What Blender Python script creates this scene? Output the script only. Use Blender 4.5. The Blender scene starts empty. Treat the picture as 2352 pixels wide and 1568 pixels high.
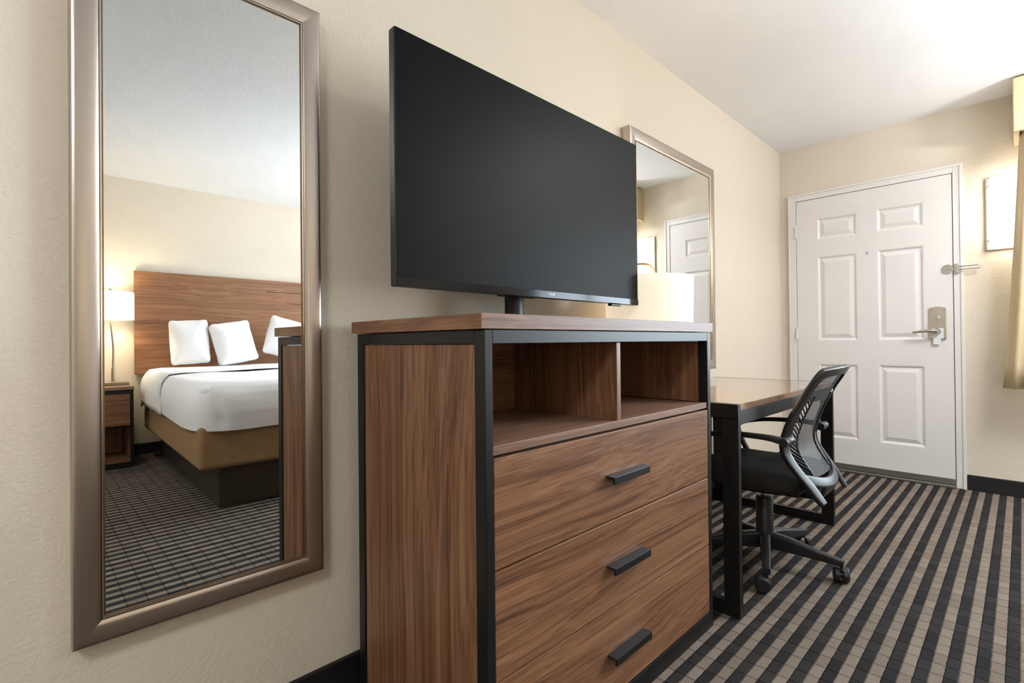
import bpy, bmesh, math, random
from mathutils import Vector, Matrix

random.seed(7)
SC = bpy.context.scene
COL = SC.collection

# ------------------------------------------------------------------ camera
F_PX, YAW, PITCH, ROLL = 1146.63, .7964, .0056, -.0098
CAM_X, CAM_Z = 1.3328, .9672
fw = Vector((-math.sin(YAW), math.cos(YAW), 0)); rt = Vector((math.cos(YAW), math.sin(YAW), 0)); up = Vector((0, 0, 1))
f2 = fw * math.cos(PITCH) + up * math.sin(PITCH)
u2 = up * math.cos(PITCH) - fw * math.sin(PITCH)
r2 = rt * math.cos(ROLL) + u2 * math.sin(ROLL)
u3 = u2 * math.cos(ROLL) - rt * math.sin(ROLL)
cd = bpy.data.cameras.new('camera'); cam = bpy.data.objects.new('camera', cd); COL.objects.link(cam)
M = Matrix((r2, u3, -f2)).transposed().to_4x4(); M.translation = Vector((CAM_X, 0, CAM_Z))
cam.matrix_world = M
cd.sensor_width = 36; cd.lens = F_PX / 2352 * 36; cd.shift_y = (778.53 - 784) / 2352; cd.clip_start = .02
SC.camera = cam

# ------------------------------------------------------------------ view, world, big lights
SC.view_settings.view_transform = 'Standard'
try: SC.view_settings.look = 'None'
except Exception: pass
SC.view_settings.exposure = 0.4
SC.view_settings.gamma = 1.0
SC.view_settings.use_curve_mapping = False

# room extents
XR, YB, YF, H = 4.232, 4.2925, -2.0, 2.44
WIN = (1.5, 3.4, .72, 2.12)            # window in the door wall: x0 x1 z0 z1

world = bpy.data.worlds.new('sky'); SC.world = world; world.use_nodes = True
wn = world.node_tree.nodes; bg = wn['Background']
bg.inputs[0].default_value = (.62, .78, 1, 1); bg.inputs[1].default_value = 2.0

def area(name, loc, rot, sx, sy, power, col):
    l = bpy.data.lights.new(name, 'AREA'); l.shape = 'RECTANGLE'; l.size = sx; l.size_y = sy
    l.energy = power; l.color = col
    o = bpy.data.objects.new(name, l); COL.objects.link(o); o.location = loc; o.rotation_euler = rot
    return o
# daylight falling through the window in the door wall
area('window_daylight', ((WIN[0] + WIN[1]) / 2, YB + .30, (WIN[2] + WIN[3]) / 2), (-math.pi / 2, 0, 0), WIN[1] - WIN[0], WIN[3] - WIN[2], 130, (.86, .93, 1))

# ------------------------------------------------------------------ materials
def srgb(r, g, b):
    def c(v):
        v /= 255
        return v / 12.92 if v <= .04045 else ((v + .055) / 1.055) ** 2.4
    return (c(r), c(g), c(b), 1)

class NT:
    def __init__(s, name):
        s.m = bpy.data.materials.new(name); s.m.use_nodes = True
        s.t = s.m.node_tree; s.b = s.t.nodes['Principled BSDF']; s.out = s.t.nodes['Material Output']
    def n(s, typ, **kw):
        x = s.t.nodes.new(typ)
        for k, v in kw.items(): setattr(x, k, v)
        return x
    def l(s, a, b): s.t.links.new(a, b)
    def math(s, op, a, b=None):
        x = s.n('ShaderNodeMath', operation=op)
        for i, v in enumerate((a, b)):
            if v is None: continue
            if isinstance(v, (int, float)): x.inputs[i].default_value = v
            else: s.l(v, x.inputs[i])
        return x.outputs[0]
    def coords(s, scale=(1, 1, 1), rand=0):
        tc = s.n('ShaderNodeTexCoord'); mp = s.n('ShaderNodeMapping'); mp.inputs['Scale'].default_value = scale
        v = tc.outputs['Object']
        if rand:
            oi = s.n('ShaderNodeObjectInfo'); ad = s.n('ShaderNodeVectorMath', operation='ADD')
            cm = s.n('ShaderNodeCombineXYZ'); r = s.math('MULTIPLY', oi.outputs['Random'], rand)
            for i in range(3): s.l(r, cm.inputs[i])
            s.l(v, ad.inputs[0]); s.l(cm.outputs[0], ad.inputs[1]); v = ad.outputs[0]
        s.l(v, mp.inputs[0]); return mp.outputs[0]
    def noise(s, vec, scale, detail=3, rough=.5, dist=0):
        x = s.n('ShaderNodeTexNoise'); x.inputs['Scale'].default_value = scale; x.inputs['Detail'].default_value = detail
        x.inputs['Roughness'].default_value = rough; x.inputs['Distortion'].default_value = dist
        s.l(vec, x.inputs['Vector']); return x.outputs['Fac']
    def ramp(s, fac, stops):
        x = s.n('ShaderNodeValToRGB'); e = x.color_ramp.elements
        while len(e) < len(stops): e.new(.5)
        for q, (p, c) in zip(e, stops): q.position = p; q.color = c
        s.l(fac, x.inputs[0]); return x.outputs[0]
    def mix(s, fac, a, b, mode='MIX'):
        x = s.n('ShaderNodeMix', data_type='RGBA', blend_type=mode)
        for sock, v in ((x.inputs[0], fac), (x.inputs[6], a), (x.inputs[7], b)):
            if isinstance(v, (int, float)): sock.default_value = v
            elif isinstance(v, tuple): sock.default_value = v
            else: s.l(v, sock)
        return x.outputs[2]
    def bump(s, h, strength, dist):
        x = s.n('ShaderNodeBump'); x.inputs['Strength'].default_value = strength; x.inputs['Distance'].default_value = dist
        s.l(h, x.inputs['Height']); s.l(x.outputs[0], s.b.inputs['Normal'])
    def set(s, **kw):
        for k, v in kw.items(): s.b.inputs[k.replace('_', ' ')].default_value = v
        return s

def plain(name, col, rough=.5, metal=0, spec=.5, noise_amt=.06, nscale=40, bump=0):
    t = NT(name); t.set(Roughness=rough, Metallic=metal, Specular_IOR_Level=spec)
    v = t.coords()
    n = t.noise(v, nscale, 3)
    c2 = tuple(max(0, x * (1 - noise_amt * 2)) for x in col[:3]) + (1,)
    t.l(t.mix(n, c2, tuple(min(1, x * (1 + noise_amt)) for x in col[:3]) + (1,)), t.b.inputs['Base Color'])
    if bump: t.bump(n, bump, .001)
    return t.m

def wall_mat(name, col, scale=105, strength=.26):
    t = NT(name); t.set(Roughness=.85, Specular_IOR_Level=.2)
    v = t.coords()
    a = t.noise(v, scale, 2, .55, .3); b = t.noise(v, scale * .28, 2)
    r = t.ramp(a, [(.38, (0, 0, 0, 1)), (.62, (1, 1, 1, 1))])
    h = t.math('ADD', r, t.math('MULTIPLY', b, .6))
    t.bump(h, strength, .0022)
    c2 = tuple(x * .94 for x in col[:3]) + (1,)
    t.l(t.mix(t.noise(v, 2.0, 3), c2, col), t.b.inputs['Base Color'])
    return t.m

def wood_mat(name, axis, light, mid, dark, rough=.38, k=1.0, coat=0):
    """straight to cathedral walnut-style laminate, grain running along axis (0,1,2)"""
    t = NT(name); t.set(Roughness=rough, Specular_IOR_Level=.45)
    def sc(al, cr): return tuple(al if i == axis else cr for i in range(3))
    lowv = t.coords(sc(.8 * k, 2.6 * k), rand=7.3)
    wv = t.n('ShaderNodeTexNoise'); wv.inputs['Scale'].default_value = 1.5; wv.inputs['Detail'].default_value = 1.0
    t.l(lowv, wv.inputs['Vector'])
    off = t.math('MULTIPLY', t.math('SUBTRACT', wv.outputs['Fac'], .5), .10)
    tc = t.n('ShaderNodeTexCoord'); oi = t.n('ShaderNodeObjectInfo'); ad = t.n('ShaderNodeVectorMath', operation='ADD'); cm = t.n('ShaderNodeCombineXYZ')
    rnd = t.math('MULTIPLY', oi.outputs['Random'], 9.0); tot = t.math('ADD', off, rnd)
    for i in range(3): t.l(rnd if i == axis else tot, cm.inputs[i])
    t.l(tc.outputs['Object'], ad.inputs[0]); t.l(cm.outputs[0], ad.inputs[1])
    def lay(al, cr, detail, rough_):
        mp = t.n('ShaderNodeMapping'); mp.inputs['Scale'].default_value = sc(al, cr); t.l(ad.outputs[0], mp.inputs[0])
        return t.noise(mp.outputs[0], 1.0, detail, rough_)
    fine = lay(.4 * k, 230 * k, 2, .55); mid_ = lay(.28 * k, 95 * k, 2, .5); broad = lay(.3 * k, 24 * k, 2, .5)
    dk_ = t.n('ShaderNodeMapRange'); dk_.inputs[1].default_value = .50; dk_.inputs[2].default_value = .66; t.l(mid_, dk_.inputs[0])
    f = t.math('ADD', t.math('MULTIPLY', fine, .62), t.math('MULTIPLY', broad, .42))
    f = t.math('SUBTRACT', f, t.math('MULTIPLY', dk_.outputs[0], .14))
    t.l(t.ramp(f, [(.24, dark), (.47, mid), (.70, light)]), t.b.inputs['Base Color'])
    t.bump(fine, .06, .0006)
    if coat: t.set(Coat_Weight=coat, Coat_Roughness=.07)
    return t.m

def metal_mat(name, col, rough, streak_axis=None, metal=1.0):
    t = NT(name); t.set(Metallic=metal, Roughness=rough)
    if streak_axis is not None:
        sc = tuple(.4 if i == streak_axis else 150 for i in range(3))
        n = t.noise(t.coords(sc, rand=2), 3, 1)
        t.l(t.mix(n, tuple(x * .9 for x in col[:3]) + (1,), tuple(min(1, x * 1.06) for x in col[:3]) + (1,)), t.b.inputs['Base Color'])
        rr = t.math('ADD', t.math('MULTIPLY', n, .06), rough - .03); t.l(rr, t.b.inputs['Roughness'])
    else:
        n = t.noise(t.coords(), 30, 2)
        t.l(t.mix(n, tuple(x * .93 for x in col[:3]) + (1,), col), t.b.inputs['Base Color'])
    return t.m

def carpet_mat():
    t = NT('striped_carpet'); t.set(Roughness=1, Specular_IOR_Level=.05)
    tc = t.n('ShaderNodeTexCoord'); sp = t.n('ShaderNodeSeparateXYZ'); t.l(tc.outputs['Object'], sp.inputs[0])
    wob = t.math('MULTIPLY', t.math('SUBTRACT', t.noise(tc.outputs['Object'], 45, 2), .5), .004)
    P, B = .0615, .064
    xs = t.math('DIVIDE', t.math('ADD', t.math('SUBTRACT', sp.outputs[0], 1.072 - 40 * P), wob), P)
    ys = t.math('DIVIDE', t.math('ADD', t.math('SUBTRACT', sp.outputs[1], 1.36 - 80 * B), wob), B)
    fx = t.math('FRACT', xs); fy = t.math('FRACT', ys)
    light = t.math('LESS_THAN', fx, .5)
    # distance to the nearest groove, along y and across the stripe edge
    def edge(f, w):
        d = t.math('MINIMUM', f, t.math('SUBTRACT', 1, f)); m = t.n('ShaderNodeMapRange'); m.inputs[2].default_value = w
        t.l(d, m.inputs[0]); m.interpolation_type = 'SMOOTHSTEP'; return m.outputs[0]
    gy = edge(fy, .07); gx = edge(t.math('FRACT', t.math('MULTIPLY', xs, 2)), .10)
    idx = t.n('ShaderNodeCombineXYZ'); t.l(t.math('FLOOR', t.math('MULTIPLY', xs, 2)), idx.inputs[0]); t.l(t.math('FLOOR', ys), idx.inputs[1])
    wn_ = t.n('ShaderNodeTexWhiteNoise', noise_dimensions='2D'); t.l(idx.outputs[0], wn_.inputs['Vector'])
    var = wn_.outputs['Value']
    pile = t.noise(tc.outputs['Object'], 420, 3, .7)
    big = t.noise(tc.outputs['Object'], 1.2, 2)
    lc = t.mix(var, srgb(132, 119, 107), srgb(148, 135, 122)); dc = t.mix(var, srgb(46, 45, 47), srgb(60, 58, 58))
    c = t.mix(light, dc, lc)
    c = t.mix(t.math('MULTIPLY', pile, .55), c, (0.01, .009, .008, 1))
    gr = t.math('MULTIPLY', t.math('ADD', t.math('MULTIPLY', gy, .55), .45), t.math('ADD', t.math('MULTIPLY', gx, .15), .85))
    c = t.mix(gr, t.mix(.8, c, (0, 0, 0, 1)), c)
    t.l(c, t.b.inputs['Base Color'])
    h = t.math('ADD', t.math('MULTIPLY', t.math('MULTIPLY', gy, gx), 1.0), t.math('MULTIPLY', pile, .6))
    t.bump(h, .8, .004)
    return t.m

def glow_mat(name, col, strength, base=(.9, .88, .82, 1), translucent=True):
    t = NT(name); t.set(Roughness=.7)
    t.b.inputs['Base Color'].default_value = base
    t.b.inputs['Emission Color'].default_value = col; t.b.inputs['Emission Strength'].default_value = strength
    n = t.noise(t.coords(), 180, 2); t.bump(n, .05, .0005)
    return t.m

def pane_mat():
    t = NT('window_glass'); tr = t.n('ShaderNodeBsdfTransparent'); gl = t.n('ShaderNodeBsdfGlossy'); gl.inputs['Roughness'].default_value = .02
    tr.inputs[0].default_value = (.93, .97, .98, 1)
    fr = t.n('ShaderNodeFresnel'); fr.inputs[0].default_value = 1.45; mx = t.n('ShaderNodeMixShader')
    t.l(fr.outputs[0], mx.inputs[0]); t.l(tr.outputs[0], mx.inputs[1]); t.l(gl.outputs[0], mx.inputs[2]); t.l(mx.outputs[0], t.out.inputs[0])
    return t.m

def net_mat():
    """woven net: small see-through holes between black threads"""
    t = NT('black_net_fabric'); t.set(Roughness=.6); t.b.inputs['Base Color'].default_value = (.014, .015, .018, 1)
    tc = t.n('ShaderNodeTexCoord'); sp = t.n('ShaderNodeSeparateXYZ'); t.l(tc.outputs['Object'], sp.inputs[0])
    def hole(o):
        f = t.math('FRACT', t.math('MULTIPLY', o, 230)); return t.math('GREATER_THAN', f, .45)
    h = t.math('MULTIPLY', hole(sp.outputs[1]), hole(sp.outputs[2]))
    tr = t.n('ShaderNodeBsdfTransparent'); mx = t.n('ShaderNodeMixShader')
    t.l(h, mx.inputs[0]); t.l(t.b.outputs[0], mx.inputs[1]); t.l(tr.outputs[0], mx.inputs[2]); t.l(mx.outputs[0], t.out.inputs[0])
    return t.m

WL, WM, WD = srgb(150, 110, 80), srgb(118, 81, 56), srgb(74, 47, 32)
MT = dict(
    wall=wall_mat('beige_orange_peel_wall', srgb(222, 212, 195)),
    ceil=wall_mat('white_textured_ceiling', srgb(242, 244, 246), 60, .2),
    carpet=carpet_mat(),
    woodx=wood_mat('walnut_grain_x', 0, WL, WM, WD), woody=wood_mat('walnut_grain_y', 1, WL, WM, WD), woodz=wood_mat('walnut_grain_z', 2, WL, WM, WD),
    woodtop=wood_mat('walnut_top', 1, srgb(150, 118, 98), srgb(124, 93, 75), srgb(92, 66, 52), .42),
    desk=wood_mat('walnut_desk_top', 1, srgb(150, 112, 86), srgb(122, 87, 64), srgb(92, 62, 45), .2, coat=1.0),
    head=wood_mat('headboard_walnut', 1, srgb(158, 116, 84), srgb(132, 92, 64), srgb(98, 64, 44), .4, .8),
    black=plain('black_powder_coat', srgb(19, 19, 20), .40, spec=.4, noise_amt=.1),
    rubber=plain('black_rubber_base', srgb(24, 23, 24), .5),
    frame=metal_mat('brushed_champagne_frame', srgb(190, 180, 170), .30, 2),
    frameh=metal_mat('brushed_champagne_frame_level', srgb(190, 180, 170), .30, 1),
    bead=metal_mat('bright_bead', srgb(225, 215, 200), .2),
    nickel=metal_mat('satin_nickel', srgb(200, 194, 184), .32),
    chrome=metal_mat('chrome', srgb(210, 210, 212), .12),
    bronze=metal_mat('brushed_bronze', srgb(140, 118, 98), .35),
    brass=metal_mat('aged_champagne_stem', srgb(178, 164, 138), .35),
    alu=metal_mat('dull_aluminium', srgb(150, 148, 144), .45),
    mirror=metal_mat('mirror_glass', srgb(236, 238, 237), .0),
    door=plain('white_door_paint', srgb(226, 223, 221), .35, noise_amt=.015, nscale=6),
    screen=plain('tv_screen', (.003, .003, .0033, 1), .42, spec=.08, noise_amt=.02),
    gloss=plain('gloss_black_bezel', (.006, .006, .007, 1), .10, spec=.2, noise_amt=.02),
    tvback=plain('tv_casing', srgb(26, 26, 27), .4),
    white=plain('white_print', srgb(235, 235, 235), .5),
    paper=plain('white_card', srgb(225, 226, 230), .6),
    plastic=plain('black_nylon', srgb(34, 35, 38), .36, noise_amt=.12),
    plastic_soft=plain('charcoal_arm_pad', srgb(32, 32, 33), .5),
    seat=plain('black_seat_fabric', srgb(44, 42, 40), .95, spec=.2, noise_amt=.3, nscale=500, bump=.4),
    net=net_mat(),
    linen=plain('white_linen', srgb(236, 236, 238), .9, spec=.15, noise_amt=.01, nscale=60, bump=.15),
    boxcloth=plain('brown_box_spring_cover', srgb(148, 120, 88), .95, spec=.1, noise_amt=.08, nscale=14, bump=.1),
    basewood=plain('dark_bed_base', srgb(52, 43, 36), .45, noise_amt=.12),
    drape=plain('beige_drape', srgb(206, 188, 154), .95, spec=.1, noise_amt=.05, nscale=300),
    shade=glow_mat('lit_lamp_shade', (1, .88, .66, 1), .46, (.7, .67, .58, 1)),
    bedshade=glow_mat('lit_bedside_shade', (1, .88, .66, 1), 2.2),
    diffuser=glow_mat('lit_sconce_diffuser', (1, .93, .82, 1), 7.0),
    fill_glow=glow_mat('fill_lamp_diffuser', (.96, .97, 1, 1), 33.0),  # emission for the added, unseen ceiling fill lamps
    pane=pane_mat(),
    dark=plain('dark_gap', (.004, .004, .004, 1), .7),
)

# ------------------------------------------------------------------ mesh helpers
class MB:
    def __init__(s): s.bm = bmesh.new()
    def box(s, x0, x1, y0, y1, z0, z1):
        v = [s.bm.verts.new(p) for p in ((x0, y0, z0), (x1, y0, z0), (x1, y1, z0), (x0, y1, z0), (x0, y0, z1), (x1, y0, z1), (x1, y1, z1), (x0, y1, z1))]
        for f in ((3, 2, 1, 0), (4, 5, 6, 7), (0, 1, 5, 4), (1, 2, 6, 5), (2, 3, 7, 6), (3, 0, 4, 7)): s.bm.faces.new([v[i] for i in f])
        return s
    def hexa(s, pts):
        v = [s.bm.verts.new(p) for p in pts]
        for f in ((3, 2, 1, 0), (4, 5, 6, 7), (0, 1, 5, 4), (1, 2, 6, 5), (2, 3, 7, 6), (3, 0, 4, 7)): s.bm.faces.new([v[i] for i in f])
        return s
    def lathe(s, prof, c=(0, 0, 0), axis=2, seg=28, sx=1, sy=1):
        rings = []
        for r, h in prof:
            ring = []
            for i in range(seg):
                a = 2 * math.pi * i / seg; p = [r * math.cos(a) * sx, r * math.sin(a) * sy, h]
                if axis == 0: p = [p[2], p[0], p[1]]
                elif axis == 1: p = [p[1], p[2], p[0]]
                ring.append(s.bm.verts.new([p[k] + c[k] for k in range(3)]))
            rings.append(ring)
        for a, b in zip(rings, rings[1:]):
            for i in range(seg): s.bm.faces.new((a[i], a[(i + 1) % seg], b[(i + 1) % seg], b[i]))
        s.bm.faces.new(rings[0][::-1]); s.bm.faces.new(rings[-1])
        return s
    def sweep(s, pts, prof, n=None, side=None, cap=True, smooth=0):
        """pts: [(point, width, height)], prof: list of unit (a,b); side: fixed vector for the width direction"""
        P = [(Vector(p), w, h) for p, w, h in pts]
        if smooth:
            Q = []
            for i in range(len(P) - 1):
                p0, p1, p2, p3 = P[max(i - 1, 0)], P[i], P[i + 1], P[min(i + 2, len(P) - 1)]
                for j in range(smooth):
                    u = j / smooth
                    def cr(a, b, c_, d_): return .5 * ((2 * b) + (c_ - a) * u + (2 * a - 5 * b + 4 * c_ - d_) * u * u + (3 * b - a - 3 * c_ + d_) * u ** 3)
                    Q.append((cr(p0[0], p1[0], p2[0], p3[0]), cr(p0[1], p1[1], p2[1], p3[1]), cr(p0[2], p1[2], p2[2], p3[2])))
            Q.append(P[-1]); P = Q
        rings = []
        for i, (p, w, h) in enumerate(P):
            t = (P[min(i + 1, len(P) - 1)][0] - P[max(i - 1, 0)][0]).normalized()
            sd = Vector(side) if side is not None else (Vector((0, 0, 1)).cross(t) if abs(t.z) < .95 else Vector((0, 1, 0)))
            sd = (sd - t * sd.dot(t)).normalized(); nn = t.cross(sd)
            rings.append([s.bm.verts.new(p + sd * a * w + nn * b * h) for a, b in prof])
        m = len(prof)
        for a, b in zip(rings, rings[1:]):
            for i in range(m): s.bm.faces.new((a[i], a[(i + 1) % m], b[(i + 1) % m], b[i]))
        if cap:
            s.bm.faces.new(rings[0][::-1]); s.bm.faces.new(rings[-1])
        return s
    def grid(s, fn, nu, nv, closed_u=False):
        g = [[s.bm.verts.new(fn(i / nu, j / nv)) for j in range(nv + 1)] for i in range(nu + (0 if closed_u else 1))]
        for i in range(nu):
            for j in range(nv):
                i2 = (i + 1) % len(g); s.bm.faces.new((g[i][j], g[i2][j], g[i2][j + 1], g[i][j + 1]))
        return s
    def obj(s, name, mat, parent=None, bevel=0, smooth=None, subsurf=0, seg=2, solid=0):
        bmesh.ops.recalc_face_normals(s.bm, faces=s.bm.faces)
        me = bpy.data.meshes.new(name); s.bm.to_mesh(me); s.bm.free()
        if smooth is not None:
            me.polygons.foreach_set('use_smooth', [True] * len(me.polygons)); me.set_sharp_from_angle(angle=math.radians(smooth))
        me.materials.append(MT[mat] if isinstance(mat, str) else mat)
        o = bpy.data.objects.new(name, me); COL.objects.link(o)
        if parent is not None: o.parent = parent
        if solid:
            m = o.modifiers.new('thick', 'SOLIDIFY'); m.thickness = solid; m.offset = 0
        if bevel:
            m = o.modifiers.new('bevel', 'BEVEL'); m.width = bevel; m.segments = seg; m.limit_method = 'ANGLE'
        if subsurf:
            m = o.modifiers.new('sub', 'SUBSURF'); m.levels = subsurf; m.render_levels = subsurf
        return o

def circle(n=12): return [(math.cos(2 * math.pi * i / n), math.sin(2 * math.pi * i / n)) for i in range(n)]
def rrect(r=.3, n=3):
    out = []
    for cx, cy, a0 in ((1 - r, 1 - r, 0), (-1 + r, 1 - r, 90), (-1 + r, -1 + r, 180), (1 - r, -1 + r, 270)):
        for i in range(n + 1):
            a = math.radians(a0 + 90 * i / n); out.append((cx + r * math.cos(a), cy + r * math.sin(a)))
    return out
def tag(o, label, cat=None, group=None, kind=None):
    o['label'] = label
    if cat: o['category'] = cat
    if group: o['group'] = group
    if kind: o['kind'] = kind
    return o
def thing(name, label, cat, loc=(0, 0, 0), rz=0, group=None, kind=None):
    o = bpy.data.objects.new(name, None); COL.objects.link(o); o.location = loc; o.rotation_euler = (0, 0, rz)
    o.empty_display_size = .1
    return tag(o, label, cat, group, kind)
def boxo(name, dims, mat, parent=None, bevel=.0015, **k): return MB().box(*dims).obj(name, mat, parent, bevel, **k)

# ------------------------------------------------------------------ the room
def struct(o, label): return tag(o, label, kind='structure')
T = .12
struct(boxo('floor', (-T, XR + T, YF - T, YB + T, -.1, 0), 'carpet', bevel=0), 'striped brown and black carpet with square tufted blocks')
struct(boxo('ceiling', (-T, XR + T, YF - T, YB + T, H, H + .1), 'ceil', bevel=0), 'white textured ceiling')
struct(boxo('wall_left', (-T, 0, YF - T, YB + T, 0, H), 'wall', bevel=0), 'beige textured wall behind the television and both mirrors')
struct(boxo('wall_right', (XR, XR + T, YF - T, YB + T, 0, H), 'wall', bevel=0), 'beige wall behind the headboard seen in the tall mirror')
struct(boxo('wall_front', (0, XR, YF - T, YF, 0, H), 'wall', bevel=0), 'beige wall behind the camera')
w = MB()
w.box(0, WIN[0], YB, YB + T, 0, H).box(WIN[1], XR, YB, YB + T, 0, H).box(WIN[0], WIN[1], YB, YB + T, 0, WIN[2]).box(WIN[0], WIN[1], YB, YB + T, WIN[3], H)
struct(w.obj('wall_back', 'wall'), 'beige wall around the white entrance door')
DX0, DX1 = .065, 1.075
def base(name, dims, label): struct(boxo(name, dims, 'rubber', bevel=.004), label)
base('baseboard_left', (0, .012, YF, YB - .012, 0, .097), 'black rubber baseboard along the television wall')
base('baseboard_back', (DX1 + .004, XR, YB - .012, YB, 0, .097), 'black rubber baseboard right of the white door')
base('baseboard_right', (XR - .012, XR, YF, YB - .012, 0, .097), 'black rubber baseboard under the headboard wall')

# window
wi = thing('window_1', 'aluminium framed window behind the beige drapes', None, (0, 0, 0), kind='structure')
x0, x1, z0, z1 = WIN
for d in ((x0, x0 + .05, z0, z1), (x1 - .05, x1, z0, z1), (x0 + .05, x1 - .05, z0, z0 + .05), (x0 + .05, x1 - .05, z1 - .05, z1), ((x0 + x1) / 2 - .025, (x0 + x1) / 2 + .025, z0 + .05, z1 - .05)):
    boxo('window_frame', (d[0], d[1], YB + .03, YB + .08, d[2], d[3]), 'alu', wi)
for a, b in ((x0 + .05, (x0 + x1) / 2 - .025), ((x0 + x1) / 2 + .025, x1 - .05)):
    boxo('pane', (a, b, YB + .052, YB + .058, z0 + .05, z1 - .05), 'pane', wi, bevel=0)
boxo('window_sill', (x0 - .02, x1 + .02, YB - .03, YB + .03, z0 - .025, z0), 'door', wi, .004)

# ------------------------------------------------------------------ entrance door
dr = thing('door_1', 'white six-panel entrance door with steel frame and lever lock', None, (0, YB, 0), kind='structure')
SX0, SX1, SZ0, SZ1 = .118, 1.024, .04, 2.024
yf = -.012                                   # front face of the leaf
cols = [(.257, .508), (.626, .880)]; rows = [(.235, .782), (.953, 1.586), (1.711, 1.874)]
m = MB(); xs = [SX0, .257, .508, .626, .880, SX1]; zs = [SZ0, .235, .782, .953, 1.586, 1.711, 1.874, SZ1]
for i in range(5):
    for j in range(7):
        if i in (1, 3) and j in (1, 3, 5): continue
        m.bm.faces.new([m.bm.verts.new(p) for p in ((xs[i], yf, zs[j]), (xs[i + 1], yf, zs[j]), (xs[i + 1], yf, zs[j + 1]), (xs[i], yf, zs[j + 1]))])
bmesh.ops.remove_doubles(m.bm, verts=m.bm.verts, dist=1e-5)
m.box(SX0, SX1, yf + .012, 0, SZ0, SZ1)
for a, b, c, e in ((SX0, SX0 + .004, SZ0, SZ1), (SX1 - .004, SX1, SZ0, SZ1), (SX0, SX1, SZ1 - .004, SZ1), (SX0, SX1, SZ0, SZ0 + .004)): m.box(a, b, yf + .0005, yf + .0119, c, e)
m.obj('door_leaf', 'door', dr)
def door_panel(c, r):
    m = MB(); rings = []
    for inset, dep in ((0, 0), (.006, .001), (.017, .0085), (.024, .0085), (.046, .0015), (.048, .001)):
        a, b, lo, hi = c[0] + inset, c[1] - inset, r[0] + inset, r[1] - inset
        rings.append([m.bm.verts.new(p) for p in ((a, yf + dep, lo), (b, yf + dep, lo), (b, yf + dep, hi), (a, yf + dep, hi))])
    for p, q in zip(rings, rings[1:]):
        for i in range(4): m.bm.faces.new((p[i], p[(i + 1) % 4], q[(i + 1) % 4], q[i]))
    m.bm.faces.new(rings[-1])
    return m.obj('door_panel', 'door', dr)
for c in cols:
    for r in rows: door_panel(c, r)
# steel frame around the leaf
G = .0035
for nm, d in (('frame_jamb', (DX0, SX0 - G, 0, 2.077)), ('frame_jamb', (SX1 + G, DX1, 0, 2.077)), ('frame_head', (SX0 - G, SX1 + G, SZ1 + G, 2.077))):
    boxo(nm, (d[0], d[1], -.016, 0, d[2], d[3]), 'door', dr, .003)
boxo('frame_return', (DX1 - .014, DX1 + .002, -.022, -.0162, 0, 2.079), 'door', dr, .002)
boxo('frame_return', (DX0 - .002, DX0 + .008, -.022, -.0162, 0, 2.079), 'door', dr, .002)
boxo('frame_return', (DX0 + .0082, DX1 - .0142, -.022, -.0162, 2.065, 2.079), 'door', dr, .002)
boxo('frame_gap', (SX0 - G, SX0, -.004, 0, SZ0, SZ1), 'dark', dr, 0); boxo('frame_gap', (SX1, SX1 + G, -.004, 0, SZ0, SZ1), 'dark', dr, 0); boxo('frame_gap', (SX0, SX1, -.004, 0, SZ1, SZ1 + G), 'dark', dr, 0)
for z in (1.79, 1.012, .25):
    hg = MB()
    for k in range(3): hg.lathe([(.0075, z - .045 + k * .031), (.0075, z - .045 + k * .031 + .029)], (SX0 - .003, -.02, 0), seg=14)
    hg.box(SX0 - .018, SX0 - .003, -.0175, -.0163, z - .045, z + .047)
    hg.obj('hinge', 'door', dr, smooth=40)
tag(boxo('threshold', (SX0 - G, SX1 + G, -.045, -.001, 0, .018), 'alu', dr, .004), 'dull aluminium threshold')
boxo('door_sweep', (SX0 + .002, SX1 - .002, -.02, -.0125, .02, .058), 'alu', dr, .002)
MB().lathe([(.008, -.016), (.008, -.0125)], (.57, 0, 1.572), axis=1, seg=16).obj('peephole', 'chrome', dr, smooth=40)
# lock plate with thumb turn, lever and paper tag
m = MB(); pts = []
for i in range(9): u = i / 8; pts.append((.906 + .085 * u, 1.164 + .008 * math.sin(math.pi * u)))
poly = [(.906, .959)] + [(.991, .959)] + pts[::-1]
vs = [[m.bm.verts.new((x, y, z)) for x, z in poly] for y in (yf - .014, yf)]
m.bm.faces.new(vs[0]); m.bm.faces.new(vs[1][::-1])
for i in range(len(poly)): m.bm.faces.new((vs[0][i], vs[0][(i + 1) % len(poly)], vs[1][(i + 1) % len(poly)], vs[1][i]))
lp = m.obj('lock_plate', 'nickel', dr, .003)
for sx in (.917, .98): MB().lathe([(.0045, -.0285), (.0045, -.026)], (sx, 0, 1.148), axis=1, seg=12).obj('screw', 'alu', lp, smooth=40)
MB().lathe([(.013, -.036), (.013, -.026)], (.95, 0, 1.098), axis=1, seg=20).box(.946, .955, -.046, -.036, 1.083, 1.112).obj('thumb_turn', 'chrome', lp, .001)
m = MB(); m.lathe([(.017, -.055), (.019, -.05), (.019, -.026)], (.947, 0, 1.012), axis=1, seg=20)
m.sweep([((.947, -.062, 1.012), .011, .010), ((.915, -.066, 1.012), .011, .009), ((.87, -.066, 1.010), .009, .007), ((.835, -.064, 1.006), .007, .006), ((.822, -.056, 1.005), .006, .005)], circle(12), smooth=4, side=(0, 0, 1))
tag(m.obj('lever_handle', 'nickel', lp, smooth=50), 'satin metal lever handle')
boxo('paper_tag', (.918, .976, -.0275, -.0263, .962, 1.03), 'paper', lp, 0); boxo('paper_tag', (.924, .962, -.0285, -.0276, .925, .968), 'paper', lp, 0)
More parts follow.
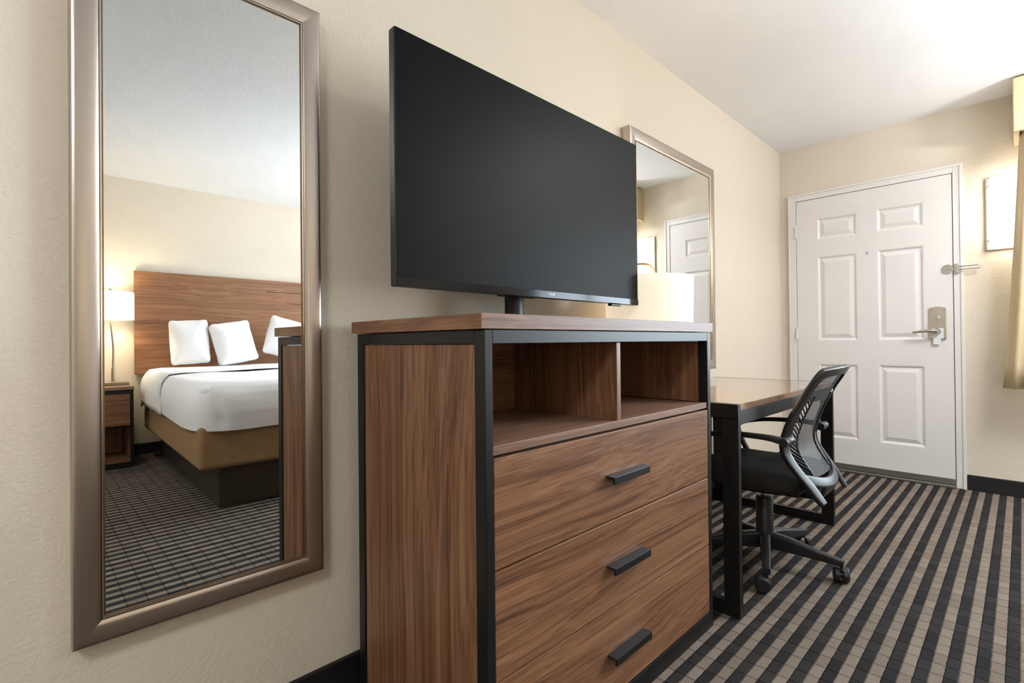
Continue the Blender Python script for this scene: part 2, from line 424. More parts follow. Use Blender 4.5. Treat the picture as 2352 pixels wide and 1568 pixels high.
# swing bar guard
g = MB().lathe([(.03, -.0165), (.03, -.0122)], (.998, 0, 1.41), axis=1, seg=24); g.lathe([(.008, -.04), (.008, -.016)], (.998, 0, 1.41), axis=1, seg=14); g.box(.998, 1.02, -.036, -.024, 1.404, 1.416)
sg = g.obj('swing_guard', 'chrome', dr, smooth=40)
g = MB().box(1.033, 1.054, -.026, -.0163, 1.38, 1.44); g.lathe([(.008, 1.382), (.008, 1.438)], (1.047, -.032, 0), seg=14)
g.sweep([((1.047, -.035, 1.42), .0035, .0035), ((1.10, -.037, 1.42), .0035, .0035), ((1.146, -.037, 1.42), .0035, .0035), ((1.153, -.037, 1.417), .0035, .0035), ((1.156, -.037, 1.41), .0035, .0035), ((1.153, -.037, 1.403), .0035, .0035), ((1.146, -.037, 1.40), .0035, .0035), ((1.10, -.037, 1.40), .0035, .0035), ((1.047, -.035, 1.40), .0035, .0035)], circle(8), side=(0, 1, 0))
g.obj('guard_bar', 'chrome', sg, smooth=40)

# ------------------------------------------------------------------ framed mirrors
def mirror(name, label, y0, y1, z0, z1, fw_, depth, glass):
    """frame of four mitred rails, thin bead and glass; hangs on the x=0 wall"""
    t = thing(name, label, 'mirror', (0, (y0 + y1) / 2, z0), group='framed wall mirrors')
    cy = (y0 + y1) / 2; a0, a1, b1 = y0 - cy, y1 - cy, z1 - z0
    xo, xi = depth, depth - .006
    O = [(a0, 0), (a1, 0), (a1, b1), (a0, b1)]; I = [(a0 + fw_, fw_), (a1 - fw_, fw_), (a1 - fw_, b1 - fw_), (a0 + fw_, b1 - fw_)]
    e = .0015
    for k in range(4):
        o0, o1, i0, i1 = O[k], O[(k + 1) % 4], I[k], I[(k + 1) % 4]
        m = MB()
        def L(p, q, u): return (p[0] + (q[0] - p[0]) * u, p[1] + (q[1] - p[1]) * u)
        prof = [(0, 0), (0, xo - .005), (.03, xo - .002), (.08, xo - .0006), (.2, xo - .0001), (.4, xo), (.6, xo - .0005), (.78, xo - .0016), (.9, xo - .0032), (.97, xo - .005), (1, xo - .008), (1, 0)]
        ra = [m.bm.verts.new((x, *L(o0, i0, u))) for u, x in prof]; rb = [m.bm.verts.new((x, *L(o1, i1, u))) for u, x in prof]
        n = len(prof)
        for q in range(n): m.bm.faces.new((ra[q], ra[(q + 1) % n], rb[(q + 1) % n], rb[q]))
        m.bm.faces.new(ra[::-1]); m.bm.faces.new(rb)
        m.obj('frame_rail', 'frameh' if k in (0, 2) else 'frame', t, smooth=35)
    bw = .0028
    def ring(off, xa, xb, nm, mat):
        A, B, Cc, Dd = I[0][0] + off, I[1][0] - off, I[0][1] + off, I[2][1] - off
        m = MB(); m.box(xa, xb, A, B, Cc, Cc + bw).box(xa, xb, A, B, Dd - bw, Dd).box(xa, xb, A, A + bw, Cc + bw, Dd - bw).box(xa, xb, B - bw, B, Cc + bw, Dd - bw)
        m.obj(nm, mat, t)
    ring(.0002, glass - .004, glass + .004, 'inner_bead', 'bead'); ring(.0031, glass - .004, glass + .0012, 'inner_groove', 'bronze')
    boxo('mirror_glass', (glass - .004, glass, I[0][0] + .002, I[1][0] - .002, I[0][1] + .002, I[2][1] - .002), 'mirror', t, 0)
    return t
mirror('wall_mirror', 'tall narrow brushed metal mirror left of the television reflecting the bed', .065, .565, .372, 1.846, .046, .04, .03)
mirror('wall_mirror', 'wide brushed metal mirror above the desk reflecting the door', 2.046, 2.966, .796, 1.987, .056, .05, .044)

# ------------------------------------------------------------------ dresser
DXB, DXF, DY0, DY1 = .065, .59, .65, 1.668
ds = thing('dresser', 'walnut dresser in a black steel frame with open shelf and three drawers', 'dresser', (0, 0, 0))
PW = .022; PD = .032
tp = boxo('top_panel', (DXB - .012, DXF + .003, DY0 - .009, DY1 + .016, .994, 1.025), 'woodtop', ds, .0008)
boxo('edge_band', (DXB - .012, DXF + .003, DY0 - .0100, DY0 - .0091, .9942, 1.0248), 'woodx', tp, 0)
for xa, xb in ((DXB, DXB + PD), (DXF - PD, DXF)):
    for ya, yb in ((DY0, DY0 + PW), (DY1 - PW, DY1)): boxo('frame_post', (xa, xb, ya, yb, 0, .992), 'black', ds, .002)
for ya, yb in ((DY0, DY0 + PW), (DY1 - PW, DY1)):
    boxo('side_rail', (DXB + PD, DXF - PD, ya, yb, .964, .992), 'black', ds, .001); boxo('side_rail', (DXB + PD, DXF - PD, ya, yb, 0, .05), 'black', ds, .001)
for xa, xb in ((DXB, DXB + PD), (DXF - PD, DXF)):
    boxo('cross_rail', (xa, xb, DY0 + PW, DY1 - PW, .964, .992), 'black', ds, .001); boxo('cross_rail', (xa, xb, DY0 + PW, DY1 - PW, 0, .052), 'black', ds, .001)
for ya, yb in ((DY0 + .004, DY0 + .02), (DY1 - .02, DY1 - .004)): boxo('side_panel', (DXB + PD + .001, DXF - PD - .001, ya, yb, .051, .963), 'woodz', ds, .001)
boxo('back_panel', (.185, .2, DY0 + PW, DY1 - PW, .053, .963), 'woody', ds, 0)
boxo('inner_side', (.2, DXF - PD - .001, DY1 - .04, DY1 - PW - .001, .76, .963), 'woodz', ds, 0)
boxo('inner_side', (.2, DXF - PD - .001, DY0 + PW + .001, DY0 + .04, .76, .963), 'woodz', ds, 0)
boxo('divider', (.2, DXF - .006, 1.118, 1.136, .757, .963), 'woodz', ds, .001)
boxo('shelf', (.2, DXF - .004, DY0 + PW, DY1 - PW, .738, .757), 'woodtop', ds, .001)
boxo('shadow_gap', (.4, DXF - .02, DY0 + PW, DY1 - PW, .053, .737), 'dark', ds, 0)
for zb, zt in ((.508, .732), (.283, .504), (.056, .279)):
    d = boxo('drawer', (DXF - .019, DXF - .001, DY0 + PW + .002, DY1 - PW - .002, zb, zt), 'woody', ds, .0012)
    zc = zt - .112
    h = MB().box(DXF + .022, DXF + .027, 1.055, 1.225, zc - .013, zc + .005).box(DXF - .0005, DXF + .0215, 1.055, 1.225, zc + .001, zc + .005)
    tag(h.obj('handle', 'black', d, .0008), 'black angled bar handle')

# ------------------------------------------------------------------ television
tv = thing('television', 'large black flat television on a post above the dresser', 'television', (.14, 1.18, 1.025))
def tvb(nm, d, mat, par, bevel=.001, **k): return boxo(nm, (d[0] - .14, d[1] - .14, d[2] - 1.18, d[3] - 1.18, d[4] - 1.025, d[5] - 1.025), mat, par, bevel, **k)
TY0, TY1, TZ0, TZ1, TX = .655, 1.757, 1.108, 1.752, .26
tvb('casing', (TX - .03, TX - .002, TY0, TY1, TZ0, TZ1), 'tvback', tv, .004)
tvb('rear_housing', (TX - .075, TX - .0305, TY0 + .15, TY1 - .15, TZ0 + .02, TZ1 - .22), 'tvback', tv, .012)
tvb('screen', (TX - .0018, TX, TY0 + .003, TY1 - .003, TZ0 + .024, TZ1 - .003), 'screen', tv, 0)
bz = tvb('lower_bezel', (TX - .0018, TX + .002, TY0 + .001, TY1 - .001, TZ0, TZ0 + .0235), 'gloss', tv, .001)
tvb('sensor_bump', (TX - .02, TX - .002, 1.575, 1.64, TZ0 - .009, TZ0 - .0002), 'gloss', tv, .003)
MB().lathe([(.037, .0045), (.037, .12)], (0, 0, 0), sx=.75, seg=32).obj('post', 'black', tv, smooth=40)
MB().lathe([(.12, 0), (.12, .004), (.036, .0044)], (0, 0, 0), seg=40).obj('foot_plate', 'black', tv, smooth=40)
tvb('mount_bracket', (.14, TX - .0755, 1.10, 1.26, 1.115, 1.30), 'black', tv, .003)
# maker's lettering on the lower bezel
cu = bpy.data.curves.new('lettering', 'FONT'); cu.body = 'PHILIPS'; cu.size = .0088; cu.align_x = 'CENTER'; cu.extrude = .0002; cu.offset = .0002
to = bpy.data.objects.new('tmp_text', cu); COL.objects.link(to)
dg = bpy.context.evaluated_depsgraph_get(); me = bpy.data.meshes.new_from_object(to.evaluated_get(dg)); bpy.data.objects.remove(to)
me.materials.clear(); me.materials.append(MT['white']); me.name = 'lettering'
lo = bpy.data.objects.new('lettering', me); COL.objects.link(lo); lo.parent = bz
lo.matrix_local = Matrix(((0, 0, 1, TX + .0023 - .14), (1, 0, 0, 1.232 - 1.18), (0, 1, 0, TZ0 + .0095 - 1.025), (0, 0, 0, 1)))

# ------------------------------------------------------------------ desk
dk = thing('desk', 'walnut topped desk with black steel loop legs under the wide mirror', 'desk', (0, 0, 0))
EX0, EX1, EY0, EY1, EZ = .016, .642, 1.765, 3.012, .742
boxo('desk_top', (EX0, EX1 - .001, EY0 + .026, EY1 - .026, EZ - .022, EZ), 'desk', dk, .001)
for ya in (EY0, EY1 - .025):
    e = MB().box(EX0, EX0 + .055, ya, ya + .025, .05, EZ - .05).box(EX1 - .055, EX1, ya, ya + .025, .05, EZ - .05).box(EX0, EX1, ya, ya + .025, EZ - .05, EZ).box(EX0, EX1, ya, ya + .025, 0, .05)
    bmesh.ops.remove_doubles(e.bm, verts=e.bm.verts, dist=1e-5)
    e.obj('loop_leg', 'black', dk, .001)
boxo('front_rail', (EX1 - .03, EX1 - .002, EY0 + .0255, EY1 - .0255, EZ - .072, EZ - .0225), 'black', dk, .001)
boxo('rear_rail', (EX0, EX0 + .028, EY0 + .0255, EY1 - .0255, EZ - .072, EZ - .0225), 'black', dk, .001)

# ------------------------------------------------------------------ desk lamp
LX, LY = .20, 1.94
dl = thing('desk_lamp', 'lit desk lamp with wide cream drum shade behind the television', 'lamp', (LX, LY, EZ))
z = lambda v: v - EZ
MB().lathe([(.085, 0), (.085, .012), (.078, .018), (.012, .02)], (-.08, -.06, 0), seg=36).obj('lamp_base', 'bronze', dl, smooth=40)
MB().sweep([((-.08, -.07, .018), .007, .007), ((-.08, -.07, .3), .007, .007), ((-.08, -.07, z(1.22)), .007, .007), ((-.072, -.068, z(1.262)), .007, .007), ((-.045, -.05, z(1.292)), .007, .007), ((-.005, 0, z(1.297)), .007, .007), ((.0, .035, z(1.283)), .007, .007), ((0, .055, z(1.255)), .007, .007), ((0, .058, z(1.20)), .007, .007)], circle(10), smooth=5, side=(-.6, .75, 0)).obj('arched_stem', 'bronze', dl, smooth=50)
m = MB(); m.grid(lambda u, v: ((.180 + .005 * v) * math.cos(2 * math.pi * u), (.180 + .005 * v) * math.sin(2 * math.pi * u), z(1.0) + .236 * v), 48, 6, True)
sh = m.obj('lamp_shade', 'shade', dl, smooth=60, solid=.002)
m = MB()
for k in range(3):
    a = 2.1 * k; m.sweep([((0, .058, z(1.205)), .002, .002), ((.183 * math.cos(a), .183 * math.sin(a), z(1.225)), .002, .002)], circle(6))
m.obj('shade_spider', 'bronze', dl)
MB().lathe([(.012, z(1.19)), (.03, z(1.16)), (.032, z(1.135)), (.02, z(1.11)), (.004, z(1.10))], (0, .058, 0), seg=20).obj('bulb', glow_mat('warm_bulb', (1, .82, .55, 1), 6), dl, smooth=60)
def point(name, loc, power, col, r):
    l = bpy.data.lights.new(name, 'POINT'); l.energy = power; l.color = col; l.shadow_soft_size = r
    o = bpy.data.objects.new(name, l); COL.objects.link(o); o.location = loc; return o
point('desk_lamp_light', (LX, LY, 1.09), 9, (1, .8, .54), .03)

# ------------------------------------------------------------------ office chair
ch = thing('office_chair', 'black office chair with net back and armrests pulled up to the desk', 'chair', (.541, 2.30, 0), 0)
CR = circle(12); RR = rrect(.45, 3)
for k in range(5):
    a = math.radians(-70 + 72 * k); c, s = math.cos(a), math.sin(a); R_ = .29
    MB().sweep([((c * .02, s * .02, .104), .021, .034), ((c * .10, s * .10, .100), .019, .029), ((c * .2, s * .2, .089), .016, .019), ((c * R_, s * R_, .080), .013, .012)], rrect(.3, 2), smooth=3).obj('base_leg', 'plastic', ch, smooth=45)
    sw = math.radians((200, 110, 150, 30, 260)[k]); wx, wy = math.cos(sw), math.sin(sw)
    tx, ty = c * (R_ - .008), s * (R_ - .008)
    cs = MB(); cs.lathe([(.006, .05), (.006, .078)], (tx, ty, 0), seg=10)
    cx_, cy_ = tx + wx * .014, ty + wy * .014; ax = Vector((-wy, wx, 0))
    P0 = Vector((cx_, cy_, .030))
    cs.sweep([(P0 - ax * .006, .013, .013), (P0 + ax * .006, .013, .013)], circle(12), side=(0, 0, 1))
    cs.sweep([(P0 - ax * .020 + Vector((0, 0, .022)), .02, .006), (P0 + ax * .020 + Vector((0, 0, .022)), .02, .006)], circle(12), side=(wx, wy, 0))
    co = cs.obj('caster', 'plastic', ch, smooth=40)
    for sg_ in (-1, 1):
        MB().sweep([(P0 + ax * sg_ * .007, .0295, .0295), (P0 + ax * sg_ * .021, .0295, .0295), (P0 + ax * sg_ * .027, .024, .024)], circle(20), side=(0, 0, 1)).obj('wheel', 'plastic', co, smooth=40)
MB().lathe([(.034, .075), (.038, .09), (.037, .135), (.0345, .142), (.0345, .285), (.031, .29), (.0145, .291)], seg=28).obj('gas_lift', 'plastic', ch, smooth=35)
MB().lathe([(.014, .2915), (.014, .325)], seg=20).obj('piston', 'chrome', ch, smooth=40)
boxo('tilt_mechanism', (-.09, .16, -.08, .08, .326, .352), 'plastic', ch, .008)
# seat cushion: rounded pad
def seat_pt(u, v):
    a = 2 * math.pi * u; ca, sa = math.cos(a), math.sin(a); ex = .42
    bx = math.copysign(abs(ca) ** ex, ca) * .235; by = math.copysign(abs(sa) ** ex, sa) * .235
    prof = [(0, .352), (.55, .352), (.9, .356), (.985, .372), (1, .395), (.985, .422), (.93, .437), (.8, .444), (.45, .446), (0, .445)]
    q = v * (len(prof) - 1); i = min(int(q), len(prof) - 2); f = q - i
    r = prof[i][0] * (1 - f) + prof[i + 1][0] * f; zz = prof[i][1] * (1 - f) + prof[i + 1][1] * f
    x_ = bx * r; zz += -.03 * max(0, (-x_ - .13) / .11) ** 2 + .006 * max(0, x_ / .24)
    return (x_ - .035, by * r, zz)
MB().grid(seat_pt, 44, 18, True).obj('seat', 'seat', ch, smooth=60)
# backrest profile: height -> x
PR = [(.865, .272), (.84, .258), (.80, .236), (.77, .218), (.68, .175), (.63, .157), (.59, .146), (.555, .140), (.525, .144), (.49, .162), (.46, .182), (.41, .217), (.34, .256)]
def bx_at(zv):
    for (za, xa), (zb, xb) in zip(PR, PR[1:]):
        if zb <= zv <= za: return xa + (xb - xa) * (za - zv) / (za - zb)
    return PR[0][1] if zv > PR[0][0] else PR[-1][1]
def hw(zv): return .150 + .028 * math.exp(-((zv - .60) / .13) ** 2) + .01 * math.exp(-((zv - .83) / .06) ** 2)
def S(y, zv): return (bx_at(zv) + .034 * (1 - (y / .21) ** 2), y, zv)
def sm(P, n):
    Q = []
    for i in range(len(P) - 1):
        p0, p1, p2, p3 = P[max(i - 1, 0)], P[i], P[i + 1], P[min(i + 2, len(P) - 1)]
        for j in range(n):
            u = j / n; Q.append(tuple(.5 * (2 * p1[k] + (p2[k] - p0[k]) * u + (2 * p0[k] - 5 * p1[k] + 4 * p2[k] - p3[k]) * u * u + (3 * p1[k] - p0[k] - 3 * p2[k] + p3[k]) * u ** 3) for k in range(2)))
    return Q + [P[-1]]
OUT = sm([(.180, .343), (.193, .37), (.204, .41), (.212, .46), (.218, .52), (.220, .59), (.216, .66), (.209, .73), (.204, .79), (.199, .825), (.183, .850), (.15, .857), (.08, .861), (0, .863)], 4)
INN = sm([(.148, .347), (.151, .37), (.160, .41), (.172, .46), (.177, .52), (.178, .59), (.175, .66), (.169, .73), (.165, .785), (.160, .806), (.147, .820), (.12, .825), (.07, .828), (0, .830)], 4)
for sg_ in (-1, 1):
    m = MB(); k = len(OUT)
    m.grid(lambda u, v: S(sg_ * (OUT[round(u * (k - 1))][0] * (1 - v) + INN[round(u * (k - 1))][0] * v), OUT[round(u * (k - 1))][1] * (1 - v) + INN[round(u * (k - 1))][1] * v), k - 1, 3)
    m.obj('back_frame', 'plastic', ch, .004, smooth=60, solid=.018)
yb_ = []
for i in range(11):
    q = -1 + 2 * i / 10; yb_.append(((.208 + .045 * (1 - q * q), .178 * q, .430 - .028 * (1 - q * q)), .021, .010))
MB().sweep(yb_, RR, smooth=3, side=(-.5, 0, 1)).obj('lower_yoke', 'plastic', ch, smooth=50)
MB().sweep([((.25, 0, .395), .09, .010), ((.235, 0, .355), .085, .010), ((.18, 0, .336), .07, .008), ((.10, 0, .336), .06, .007)], RR, smooth=4, side=(0, 1, 0)).obj('back_bracket', 'plastic', ch, smooth=50)
def inner_half(zv):
    for (ya, za), (yb2, zb2) in zip(INN, INN[1:]):
        if za <= zv <= zb2: return ya + (yb2 - ya) * (zv - za) / max(1e-6, zb2 - za)
    return INN[0][0]
def net_pt(u, v):
    zv = .43 + .395 * v; half = inner_half(min(zv, .812)) + .004
    if zv < .76: half = min(half, .118 + (half - .118) * max(0, (zv - .735) / .025))
    p = S((2 * u - 1) * half, zv); return (p[0] - .003, p[1], p[2])
MB().grid(net_pt, 16, 30).obj('net_back', 'net', ch, smooth=60)
for sg_ in (-1, 1):
    for i in range(17):
        zb_ = .455 + .0165 * i; za = min(zb_ + .045, .76)
        ya, yb2 = sg_ * (inner_half(za) + .006), sg_ * .116
        MB().sweep([(S(ya, za), .0042, .0025), (S((ya + yb2) / 2, (za + zb_) / 2), .0042, .0025), (S(yb2, zb_), .0042, .0025)], RR, side=(0, .7 * sg_, 1)).obj('back_slat', 'plastic', ch)
    MB().sweep([(S(sg_ * .116, .44), .004, .003), (S(sg_ * .116, .54), .004, .003), (S(sg_ * .116, .64), .004, .003), (S(sg_ * .116, .745), .004, .003)], RR, smooth=4, side=(0, 1, 0)).obj('net_border', 'plastic', ch)
for sg_ in (-1, 1):
    arm = MB().sweep([((.165, sg_ * .258, .581), .014, .014), ((.10, sg_ * .258, .590), .018, .010), ((-.03, sg_ * .252, .588), .020, .009), ((-.13, sg_ * .25, .575), .019, .009), ((-.195, sg_ * .247, .553), .017, .010), ((-.205, sg_ * .246, .525), .014, .011), ((-.185, sg_ * .245, .47), .013, .010), ((-.14, sg_ * .242, .39), .013, .010), ((-.12, sg_ * .235, .352), .013, .008)], RR, smooth=4, side=(0, 1, 0)).obj('armrest', 'plastic_soft', ch, smooth=50)
    MB().sweep([((.165, sg_ * .205, .581), .017, .017), ((.165, sg_ * .238, .581), .017, .017), ((.165, sg_ * .241, .581), .015, .015), ((.165, sg_ * .243, .581), .0165, .0165), ((.165, sg_ * .280, .581), .016, .016)], circle(20), side=(0, 0, 1)).obj('arm_pivot', 'plastic', arm, smooth=40)

# ------------------------------------------------------------------ wall sconce, valance and drapes
sc = thing('wall_sconce', 'lit frosted wall sconce on metal plate between door and drape', 'sconce', (1.30, YB, 1.728))
boxo('back_plate', (-.12, .12, -.02, 0, -.225, .225), 'nickel', sc, .004)
m = MB(); prof = []
for i in range(13):
    u = i / 12 * 2 - 1; prof.append((u * .098, -.075 - .028 * (1 - u * u)))
pr = prof + [(.098, -.028), (-.098, -.028)]
r0 = [m.bm.verts.new((x, y, -.21)) for x, y in pr]; r1 = [m.bm.verts.new((x, y, .21)) for x, y in pr]; n = len(pr)
for i in range(n): m.bm.faces.new((r0[i], r0[(i + 1) % n], r1[(i + 1) % n], r1[i]))
m.bm.faces.new(r0[::-1]); m.bm.faces.new(r1)
m.obj('diffuser', 'diffuser', sc, .004, smooth=40)
for sx in (-1, 1):
    for zz in (-.17, .17): MB().sweep([((sx * .110, -.0205, zz), .003, .003), ((sx * .110, -.05, zz), .003, .003), ((sx * .0985, -.052, zz), .003, .003)], circle(8)).obj('pin', 'chrome', sc)
vy = 3.985
vl = thing('valance', 'beige fabric covered box valance above the window', 'valance', (1.309, vy, 2.122))
boxo('front_board', (0, 2.4, 0, .025, 0, .303), 'drape', vl, .006); boxo('end_board', (0, .025, .0252, YB - vy, 0, .303), 'drape', vl, .004)
boxo('end_board', (2.375, 2.4, .0252, YB - vy, 0, .303), 'drape', vl, .004); boxo('top_board', (.0252, 2.3748, .0252, YB - vy, .28, .303), 'drape', vl, 0)
def drape(nm, label, xt0, xt1, xb0, xb1, waves):
    m = MB()
    def f(u, v):
        xt = xt0 + (xt1 - xt0) * u; xb = xb0 + (xb1 - xb0) * u; k = v ** .8
        return (xt * k + xb * (1 - k), 4.085 + .03 * math.cos(u * waves * 2 * math.pi) * (1 - .35 * v) + .006 * math.sin(u * 23 + v * 3), .668 + 1.70 * v)
    return tag(m.grid(f, waves * 14, 12).obj(nm, 'drape', None, smooth=70, solid=.004), label, 'curtain', 'window drapes')
drape('drape', 'beige gathered drape hanging beside the wall sconce', 1.345, 1.62, 1.249, 1.62, 4)
drape('drape', 'beige gathered drape at the far end of the window', 3.30, 3.66, 3.22, 3.66, 5)

# ------------------------------------------------------------------ bed (seen in the tall mirror)
BR = math.radians(1.3)
bed = thing('bed', 'king bed on dark plinth with brown covered box spring', 'bed', (1.99, .705, 0), BR)
BW, BL = 1.98, 2.14
boxo('bed_base', (.07, BL - .03, .115, BW - .115, 0, .262), 'basewood', bed, .006)
MB().box(0, BL, 0, BW, .245, .50).obj('box_spring', 'boxcloth', bed, .03, smooth=50, seg=4)
MB().box(.01, BL, .01, BW - .01, .502, .735).obj('mattress', 'linen', bed, .05, smooth=50, seg=4)
def cover(o_, x_lo, x_hi, dz, drop, wr):
    """bedding shell draped over the mattress"""
    m = MB()
    NU, NV = 60, 56
    def f(u, v):
        # v runs across the bed from left hem over the top to right hem ; u along bed
        Ltop = BW + .02; hang = drop; tot = Ltop + 2 * hang; s_ = v * tot
        r = .07
        x = x_lo + (x_hi - x_lo) * u
        if s_ < hang: y, zz = -.012, .757 + dz - (hang - s_)
        elif s_ > hang + Ltop: y, zz = BW + .012, .757 + dz - (s_ - hang - Ltop)
        else: y, zz = s_ - hang - .01, .757 + dz
        return [x, y, zz]
    g = [[None] * (NV + 1) for _ in range(NU + 1)]
    for i in range(NU + 1):
        for j in range(NV + 1): g[i][j] = Vector(f(i / NU, j / NV))
    return g
def smoothstep(a, b, x):
    t = max(0, min(1, (x - a) / (b - a))); return t * t * (3 - 2 * t)
def duvet_obj():
    # rounded slab, puffed, with soft folds; foot end hangs too
    m = MB(); N1, N2 = 72, 72
    hx, hy, hz = .99, BW / 2 + .018, .145
    cx, cy, cz = .985 - .025, BW / 2, .62
    def f(u, v):
        a = 2 * math.pi * u; e = .10
        ca, sa = math.cos(a), math.sin(a)
        qx = math.copysign(abs(ca) ** .16, ca); qy = math.copysign(abs(sa) ** .16, sa)
        prof = [(1.0, -1.0), (1.006, -.7), (1.012, -.3), (1.008, .1), (.998, .45), (.98, .70), (.955, .86), (.92, .90), (.86, .925), (.7, .94), (.4, .95), (0, .955)]
        q = v * (len(prof) - 1); i = min(int(q), len(prof) - 2); t = q - i
        r = prof[i][0] * (1 - t) + prof[i + 1][0] * t; zz = prof[i][1] * (1 - t) + prof[i + 1][1] * t
        x = cx + qx * hx * r; y = cy + qy * hy * r; z_ = cz + zz * hz
        side = smoothstep(.8, .2, zz)
        wob = .007 * math.sin(x * 9 + 1.3 * math.sin(y * 5)) + .006 * math.sin(y * 11 + 2 * math.sin(x * 4)) + .004 * math.sin(x * 23 + y * 17)
        x += qx * wob * side; y += qy * wob * side; z_ += .5 * wob * (1 - side) - (.008 * math.sin(y * 7 + x * 3) * smoothstep(-.5, -1, zz))
        # hospital corner tuck: shallow diagonal groove at the foot corner
        if qx < 0:
            dd = abs((y - (.10 + (.62 - z_) * .05)) if False else (y - .06 - .25 * (.75 - z_)))
            x += .014 * math.exp(-(dd / .03) ** 2) * side * smoothstep(-1, -.6, zz)
        return (x, y, z_)
    m.grid(f, 120, 33, True)
    return m.obj('duvet', 'linen', None, smooth=80)
dv = duvet_obj(); dv.location = (1.99, .705, 0); dv.rotation_euler = (0, 0, BR); tag(dv, 'white puffy bedspread tucked over the king bed', 'bedspread')
# folded sheet over the head half
m = MB()
def band(u, v):
    x = 1.06 + 1.0 * u; hang = .30; top = BW + .05; s_ = v * (top + 2 * hang); zt = .768
    pts = [(0, -.026, zt - hang), (hang * .5, -.036, zt - hang * .5), (hang - .06, -.022, zt - .06), (hang, .02, zt - .012), (hang + .1, .10, zt - .001), (hang + top / 2, BW / 2, zt + .006), (hang + top - .1, BW - .10, zt - .001), (hang + top, BW - .02, zt - .012), (hang + top + .06, BW + .022, zt - .06), (hang * 1.5 + top, BW + .036, zt - hang * .5), (top + 2 * hang, BW + .026, zt - hang)]
    for a, b in zip(pts, pts[1:]):
        if a[0] <= s_ <= b[0] + 1e-6:
            t = (s_ - a[0]) / (b[0] - a[0]); y, zz = a[1] + (b[1] - a[1]) * t, a[2] + (b[2] - a[2]) * t
            return (x + .006 * math.sin(y * 6) * (1 - u), y, zz + .003 * math.sin(x * 20 + y * 8) - .03 * smoothstep(.9, 1, u))
    return (x, BW + .026, zt - hang)
m.grid(band, 10, 70).obj('folded_sheet', 'linen', dv, smooth=80, solid=.008)
# pillows
def r_of(v): return math.sin(min(v, 1 - v) * math.pi) ** 2
def pillow(label, c, w_, h_, th, rz, tilt, roll):
    m = MB()
    def f(u, v):
        a = 2 * math.pi * u; ca, sa = math.cos(a), math.sin(a)
        # outline: square with concave sides and pointed corners
        sx = math.copysign(abs(ca) ** .55, ca); sy = math.copysign(abs(sa) ** .55, sa)
        k = .93 + .13 * (2 * abs(ca * sa)) ** 5 * r_of(v)
        if v <= .5: r = math.sin(v * math.pi); s_ = -1
        else: r = math.sin((1 - v) * math.pi); s_ = 1
        r = r if r < 1 else 1
        t = th / 2 * (max(0, 1 - (r * (1 - .05 * (2 * abs(ca * sa)) ** 3)) ** 2.6)) ** .62 * s_
        return (t, sx * r * k * w_ / 2, sy * r * k * h_ / 2 + h_ / 2)
    m.grid(f, 48, 24, True)
    bmesh.ops.remove_doubles(m.bm, verts=m.bm.verts, dist=1e-5)
    o = m.obj('pillow', 'linen', None, smooth=80)
    o.location = c; o.rotation_euler = (roll, tilt, rz)
    return tag(o, label, 'pillow', 'white bed pillows')
pillow('white bed pillow nearest the bedside lamp', (3.84, 1.055, .785), .32, .43, .17, math.radians(10), math.radians(14), math.radians(3))
pillow('white bed pillow in the middle of three, slumped to one side', (3.80, 1.435, .785), .38, .42, .18, math.radians(-8), math.radians(14), math.radians(9))
pillow('white bed pillow beside the reflected dresser edge, corner pointing up', (3.82, 1.81, .83), .40, .42, .18, math.radians(8), math.radians(14), math.radians(-16))
# headboard on the wall
hb = thing('headboard', 'wide walnut headboard panel on the wall behind the bed', 'headboard', (XR - .021, 1.70, .712))
boxo('panel', (-.035, 0, -1.005, 1.005, 0, .915), 'head', hb, .002)
for z_, ya in ((.797, .09), (.682, .28)): boxo('inlay', (-.0365, -.0352, ya, 1.0, z_ - .003, z_ + .003), 'dark', hb, 0)

# nightstand
NX0, NX1, NY0, NY1, NZ = 3.712, XR - .02, .09, .629, .642
ns = thing('nightstand', 'walnut nightstand in black frame below the bedside lamp', 'nightstand', (0, 0, 0))
boxo('top_panel', (NX0 - .003, NX1, NY0 - .004, NY1 + .004, NZ - .024, NZ), 'woodtop', ns, .001)
for xa, xb in ((NX0, NX0 + .025), (NX1 - .025, NX1)):
    for ya, yb in ((NY0, NY0 + .022), (NY1 - .022, NY1)): boxo('frame_post', (xa, xb, ya, yb, 0, NZ - .0245), 'black', ns, .001)
    boxo('cross_rail', (xa, xb, NY0 + .022, NY1 - .022, NZ - .055, NZ - .0245), 'black', ns, 0); boxo('cross_rail', (xa, xb, NY0 + .022, NY1 - .022, 0, .045), 'black', ns, 0)
for ya in (NY0 + .002, NY1 - .018): boxo('side_panel', (NX0 + .0255, NX1 - .0255, ya, ya + .016, .01, NZ - .03), 'woodz', ns, 0)
d = boxo('drawer', (NX0 + .002, NX0 + .02, NY0 + .024, NY1 - .024, .335, NZ - .058), 'woody', ns, .001)
boxo('finger_pull', (NX0 + .022, NX0 + .026, NY0 + .024, NY1 - .024, .325, .40), 'dark', d, 0)
boxo('drawer_rail', (NX0 - .002, NX0 + .0018, NY0 + .024, NY1 - .024, .335, .388), 'woody', d, .001)
boxo('back_panel', (NX1 - .05, NX1 - .03, NY0 + .022, NY1 - .022, .05, .33), 'woodz', ns, 0)
boxo('shelf', (NX0 + .002, NX1 - .05, NY0 + .022, NY1 - .022, .045, .06), 'woody', ns, 0)

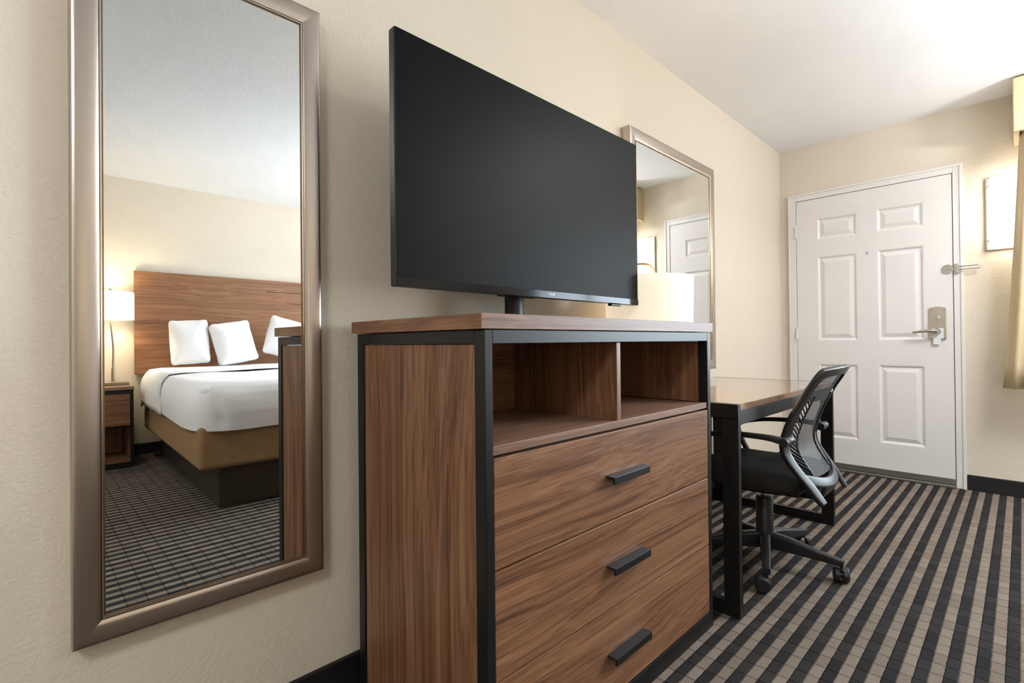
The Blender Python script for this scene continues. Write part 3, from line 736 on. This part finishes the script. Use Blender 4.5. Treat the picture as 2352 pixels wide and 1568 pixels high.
# bedside lamp
BXL, BYL = 3.96, .51
bl = thing('bedside_lamp', 'lit bedside lamp with white drum shade and bent stem on the nightstand', 'lamp', (BXL, BYL, NZ))
boxo('lamp_base', (-.07, .07, -.115, .115, 0, .028), 'brass', bl, .004)
MB().sweep([((0, .015, .028), .013, .013), ((0, .015, .14), .012, .012)], CR).obj('stem', 'brass', bl, smooth=40)
MB().sweep([((0, .015, .14), .008, .008), ((0, .018, .30), .008, .008), ((0, .010, .42), .008, .008), ((0, 0, .56), .008, .008)], CR, smooth=4).obj('bent_stem', 'brass', bl, smooth=40)
m = MB(); m.grid(lambda u, v: (.155 * math.cos(2 * math.pi * u), .155 * math.sin(2 * math.pi * u), .54 + .225 * v), 40, 4, True)
m.obj('lamp_shade', 'bedshade', bl, smooth=60, solid=.002)
MB().lathe([(.007, .56), (.007, .775), (.012, .78), (.006, .795)], seg=12).obj('finial', 'brass', bl, smooth=40)
point('bedside_lamp_light', (BXL, BYL, NZ + .655), 11, (1, .8, .54), .04)

# flush ceiling lamps added out of view as fill light
def added_ceiling_lamp(label, x, y):
    cl = thing('added_ceiling_lamp', label, 'lamp', (x, y, H), group='added ceiling fill lamps')
    MB().lathe([(.30, -.02), (.30, 0)], seg=40).obj('lamp_plate', 'nickel', cl, smooth=40)
    MB().lathe([(.02, -.10), (.14, -.092), (.23, -.07), (.275, -.04), (.285, -.0205)], seg=40).obj('diffuser', 'fill_glow', cl, smooth=60)
added_ceiling_lamp('added fill light shaped as a round flush ceiling lamp in front of the window', 2.0, 3.05)
added_ceiling_lamp('added fill light shaped as a round flush ceiling lamp behind the camera', 1.7, -1.15)

# torchiere added out of view as fill: throws its light at the ceiling
FX, FY = 2.55, 3.2
fl = thing('added_floor_lamp', 'added fill light shaped as a tall torchiere with bowl shade in front of the window', 'lamp', (FX, FY, 0))
MB().lathe([(.14, 0), (.14, .015), (.03, .03), (.012, .035)], seg=36).obj('lamp_base', 'bronze', fl, smooth=40)
MB().lathe([(.012, .034), (.012, 1.62)], seg=16).obj('pole', 'bronze', fl, smooth=40)
m = MB(); m.grid(lambda u, v: ((.03 + .19 * v ** .6) * math.cos(2 * math.pi * u), (.03 + .19 * v ** .6) * math.sin(2 * math.pi * u), 1.62 + .16 * v * v + .03 * v), 40, 8, True)
m.obj('bowl_shade', 'paper', fl, smooth=60, solid=.004)
ul = bpy.data.lights.new('fill_uplight', 'AREA'); ul.shape = 'DISK'; ul.size = .36; ul.energy = 60; ul.color = (.97, .98, 1)
uo = bpy.data.objects.new('fill_uplight', ul); COL.objects.link(uo); uo.location = (FX, FY, 1.80); uo.rotation_euler = (math.pi, 0, 0)
